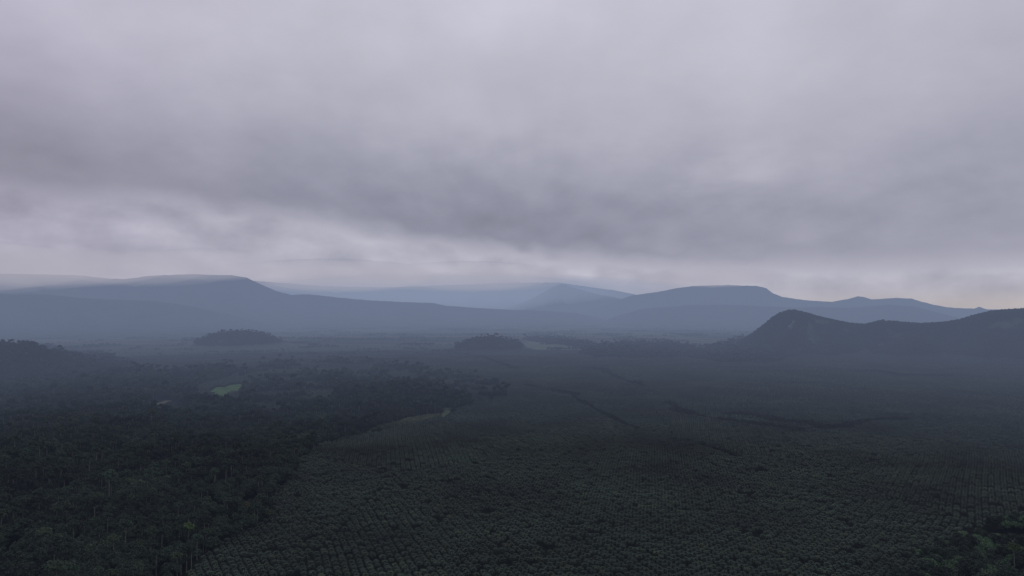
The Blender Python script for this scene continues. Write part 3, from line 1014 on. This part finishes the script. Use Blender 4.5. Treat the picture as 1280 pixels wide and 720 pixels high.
# ------------------------------------------------------------------ world: overcast sky
def build_world():
    w = bpy.data.worlds.new('World'); scene.world = w; w.use_nodes = True
    nt = w.node_tree; N, L = nt.nodes, nt.links; N.clear()
    m = lambda op, a, b=None, c=None, clamp=False: math_n(nt, op, a, b, c, clamp)
    out = N.new('ShaderNodeOutputWorld')
    tc = N.new('ShaderNodeTexCoord'); D = tc.outputs['Generated']
    sep = N.new('ShaderNodeSeparateXYZ'); L.new(D, sep.inputs[0])
    x, y, z = sep.outputs
    deg = 180 / math.pi
    azd = m('MULTIPLY', m('ARCTAN2', x, y), deg)
    el = m('MULTIPLY', m('ARCSINE', z), deg)
    elp = m('MAXIMUM', el, 0.0)
    # cloud layer coordinates: where the line of sight meets a flat cloud base
    inv = m('DIVIDE', 1.0, m('ADD', m('MAXIMUM', z, 0.0), 0.10))
    cv = N.new('ShaderNodeCombineXYZ')
    L.new(m('MULTIPLY', x, inv), cv.inputs[0]); L.new(m('MULTIPLY', y, inv), cv.inputs[1])
    n1 = noise_n(nt, cv.outputs[0], 0.9, 5, 0.5)
    n2 = noise_n(nt, cv.outputs[0], 2.6, 5, 0.55)
    # direction coordinates for the softer, flatter streaks near the horizon
    sv = N.new('ShaderNodeCombineXYZ')
    L.new(m('MULTIPLY', azd, 0.19), sv.inputs[0]); L.new(m('MULTIPLY', el, 0.34), sv.inputs[1])
    n3 = noise_n(nt, sv.outputs[0], 1.0, 4, 0.5)
    n4 = noise_n(nt, sv.outputs[0], 2.1, 3, 0.45)
    c1 = m('SUBTRACT', n1, 0.5); c2 = m('SUBTRACT', n2, 0.5); c3 = m('SUBTRACT', n3, 0.5); c4 = m('SUBTRACT', n4, 0.5)
    # general brightness with height (display values)
    t = m('DIVIDE', elp, 30.0, clamp=True)
    base = ramp_n(nt, t, [(0.0, 0.675), (0.06, 0.685), (0.13, 0.67), (0.22, 0.645), (0.33, 0.665), (0.47, 0.705), (0.62, 0.74), (0.78, 0.77), (0.90, 0.74), (1.0, 0.66)])
    base.node.color_ramp.interpolation = 'B_SPLINE'
    # lower edge of the dark cloud bank, elevation against azimuth
    ta = m('DIVIDE', m('ADD', azd, 50.0), 100.0, clamp=True)
    pts = [(0, 222), (100, 240), (200, 240), (260, 252), (300, 258), (360, 263), (420, 269), (470, 283), (520, 298), (580, 303), (640, 306), (700, 316), (760, 323), (850, 326), (950, 326), (1100, 322), (1280, 318)]
    st = []
    for px, py in pts:
        a, e = azel(px, py)
        st.append(((a * deg + 50) / 100, math.degrees(math.atan(e)) / 10))
    edge = m('MULTIPLY', ramp_n(nt, ta, st), 10.0)
    dd = m('ADD', m('SUBTRACT', el, edge), m('ADD', m('MULTIPLY', c3, 3.4), m('MULTIPLY', c4, 1.6)))
    mr = N.new('ShaderNodeMapRange'); mr.interpolation_type = 'SMOOTHSTEP'
    mr.inputs['From Min'].default_value = -0.9; mr.inputs['From Max'].default_value = 0.8
    L.new(dd, mr.inputs['Value']); above = mr.outputs[0]
    # darkness of the bank: strongest at its edge, gone about eight degrees higher
    fade = N.new('ShaderNodeMapRange'); fade.interpolation_type = 'SMOOTHSTEP'
    fade.inputs['From Min'].default_value = 0.2; fade.inputs['From Max'].default_value = 11.0
    fade.inputs['To Min'].default_value = 1.0; fade.inputs['To Max'].default_value = 0.0
    L.new(dd, fade.inputs['Value'])
    strength = ramp_n(nt, ta, [(0.15, 0.05), (0.24, 0.065), (0.42, 0.095), (0.52, 0.098), (0.62, 0.078), (0.75, 0.045), (0.85, 0.04)])
    dark = m('MULTIPLY', m('MULTIPLY', above, fade.outputs[0]), strength)
    lowb = m('MULTIPLY', m('SUBTRACT', 1.0, above), ramp_n(nt, ta, [(0.15, 0.01), (0.5, 0.035), (0.7, 0.012), (0.8, 0.0), (0.86, 0.03)]))

    def blob(a0, e0, sa, se, k):
        u = m('DIVIDE', m('ADD', m('SUBTRACT', azd, a0), m('MULTIPLY', c1, 6.0)), sa); v = m('DIVIDE', m('ADD', m('SUBTRACT', el, e0), m('MULTIPLY', c2, 4.0)), se)
        return m('MULTIPLY', m('POWER', 2.718, m('MULTIPLY', -1.0, m('ADD', m('MULTIPLY', u, u), m('MULTIPLY', v, v)))), k)
    val = m('SUBTRACT', m('ADD', base, lowb), dark)
    for b in ((17.5, 19.0, 4.2, 5.0, 0.035), (16.5, 9.8, 8.0, 1.6, 0.04), (-36, 11.0, 9, 5, -0.05), (-2, 21, 14, 5, 0.015), (34, 12, 8, 5, -0.02),
              (-4, 12.5, 7, 3, 0.015)):
        val = m('ADD', val, blob(*b))
    high = ramp_n(nt, t, [(0.12, 0.15), (0.55, 1.0)])
    low = ramp_n(nt, t, [(0.0, 0.5), (0.05, 1.0), (0.22, 1.0), (0.45, 0.35)])
    soft = m('ADD', m('MULTIPLY', high, m('MULTIPLY', c1, 0.10)), m('ADD', m('MULTIPLY', m('MULTIPLY', high, c2), 0.012), m('MULTIPLY', m('MULTIPLY', low, m('SUBTRACT', 1.0, m('MULTIPLY', above, 0.62))), m('ADD', m('MULTIPLY', c3, 0.21), m('MULTIPLY', c4, 0.12)))))
    n5 = noise_n(nt, D, 7.0, 4, 0.5)
    val = m('ADD', m('ADD', val, soft), m('MULTIPLY', m('SUBTRACT', n5, 0.5), 0.075))
    lin = m('POWER', m('MAXIMUM', val, 0.05), 2.25)
    # tint: bluish grey in the dark parts, faint mauve in the light, warm right at the right hand horizon
    k = N.new('ShaderNodeMapRange'); k.inputs['From Min'].default_value = 0.56; k.inputs['From Max'].default_value = 0.74
    L.new(val, k.inputs['Value'])
    tint = mixcol(nt, k.outputs[0], (0.97, 0.985, 1.26), (0.995, 0.98, 1.145))
    warm = m('MULTIPLY', m('POWER', 2.718, m('MULTIPLY', -1.1, elp)), ramp_n(nt, ta, [(0.55, 0.0), (0.85, 1.0)]))
    tint = mixcol(nt, warm, tint, (1.10, 1.02, 1.05))
    leftm = ramp_n(nt, ta, [(0.14, 1.0), (0.35, 0.0)])
    tint = mixcol(nt, m('MULTIPLY', leftm, 0.6), tint, (1.02, 0.962, 1.19))
    col = N.new('ShaderNodeVectorMath'); col.operation = 'SCALE'
    L.new(tint, col.inputs[0]); L.new(lin, col.inputs['Scale'])
    # what lies behind the haze layer is brighter by what the haze takes away
    path = m('MINIMUM', HR, m('DIVIDE', HTOP - CAM_Z, m('MAXIMUM', z, 0.001)))
    l1 = m('MINIMUM', path, RC); l2 = m('MAXIMUM', m('SUBTRACT', path, RC), 0.0)
    e = lambda v: m('POWER', 2.718281828, v)
    T1 = e(m('ADD', m('MULTIPLY', l1, -BA), m('MULTIPLY', m('MAXIMUM', m('SUBTRACT', l1, RB), 0.0), -BB)))
    T2 = e(m('MULTIPLY', l2, -(BA + BB + BC)))
    T = m('MULTIPLY', T1, T2)
    HM = tuple(((BA + BB) * a + BC * b) / (BA + BB + BC) for a, b in zip(HZ, HC))
    sb = col.outputs[0]
    for cc, f in ((HZ, m('SUBTRACT', 1.0, T1)), (HM, m('MULTIPLY', T1, m('SUBTRACT', 1.0, T2)))):
        hz = N.new('ShaderNodeVectorMath'); hz.operation = 'SCALE'; hz.inputs[0].default_value = cc
        L.new(f, hz.inputs['Scale'])
        s_ = N.new('ShaderNodeVectorMath'); s_.operation = 'SUBTRACT'
        L.new(sb, s_.inputs[0]); L.new(hz.outputs[0], s_.inputs[1]); sb = s_.outputs[0]
    dv = N.new('ShaderNodeVectorMath'); dv.operation = 'SCALE'
    L.new(sb, dv.inputs[0]); L.new(m('DIVIDE', 1.0, T), dv.inputs['Scale'])
    bg = N.new('ShaderNodeBackground'); L.new(dv.outputs[0], bg.inputs[0]); bg.inputs[1].default_value = 1.0
    sky = N.new('ShaderNodeTexSky'); sky.sky_type = 'NISHITA'; sky.sun_disc = False
    sky.sun_elevation = R(58); sky.sun_rotation = R(18)
    bs = N.new('ShaderNodeBackground'); L.new(sky.outputs[0], bs.inputs[0]); bs.inputs[1].default_value = 0.06
    mx = N.new('ShaderNodeMixShader'); mx.inputs[0].default_value = 0.97
    L.new(bs.outputs[0], mx.inputs[1]); L.new(bg.outputs[0], mx.inputs[2])
    L.new(mx.outputs[0], out.inputs[0])


build_world()

# ------------------------------------------------------------------ weak diffuse sun behind the cloud
sd = bpy.data.lights.new('sun', 'SUN'); sd.energy = 0.5; sd.angle = R(20); sd.color = (1.0, 0.96, 0.9)
so = bpy.data.objects.new('sun', sd); COL.objects.link(so)
el_, az_ = R(58), R(18)
dirv = (math.cos(el_) * math.sin(az_), math.cos(el_) * math.cos(az_), math.sin(el_))
from mathutils import Vector
so.rotation_euler = Vector(dirv).to_track_quat('Z', 'Y').to_euler()
so.location = (0, 0, 1500)
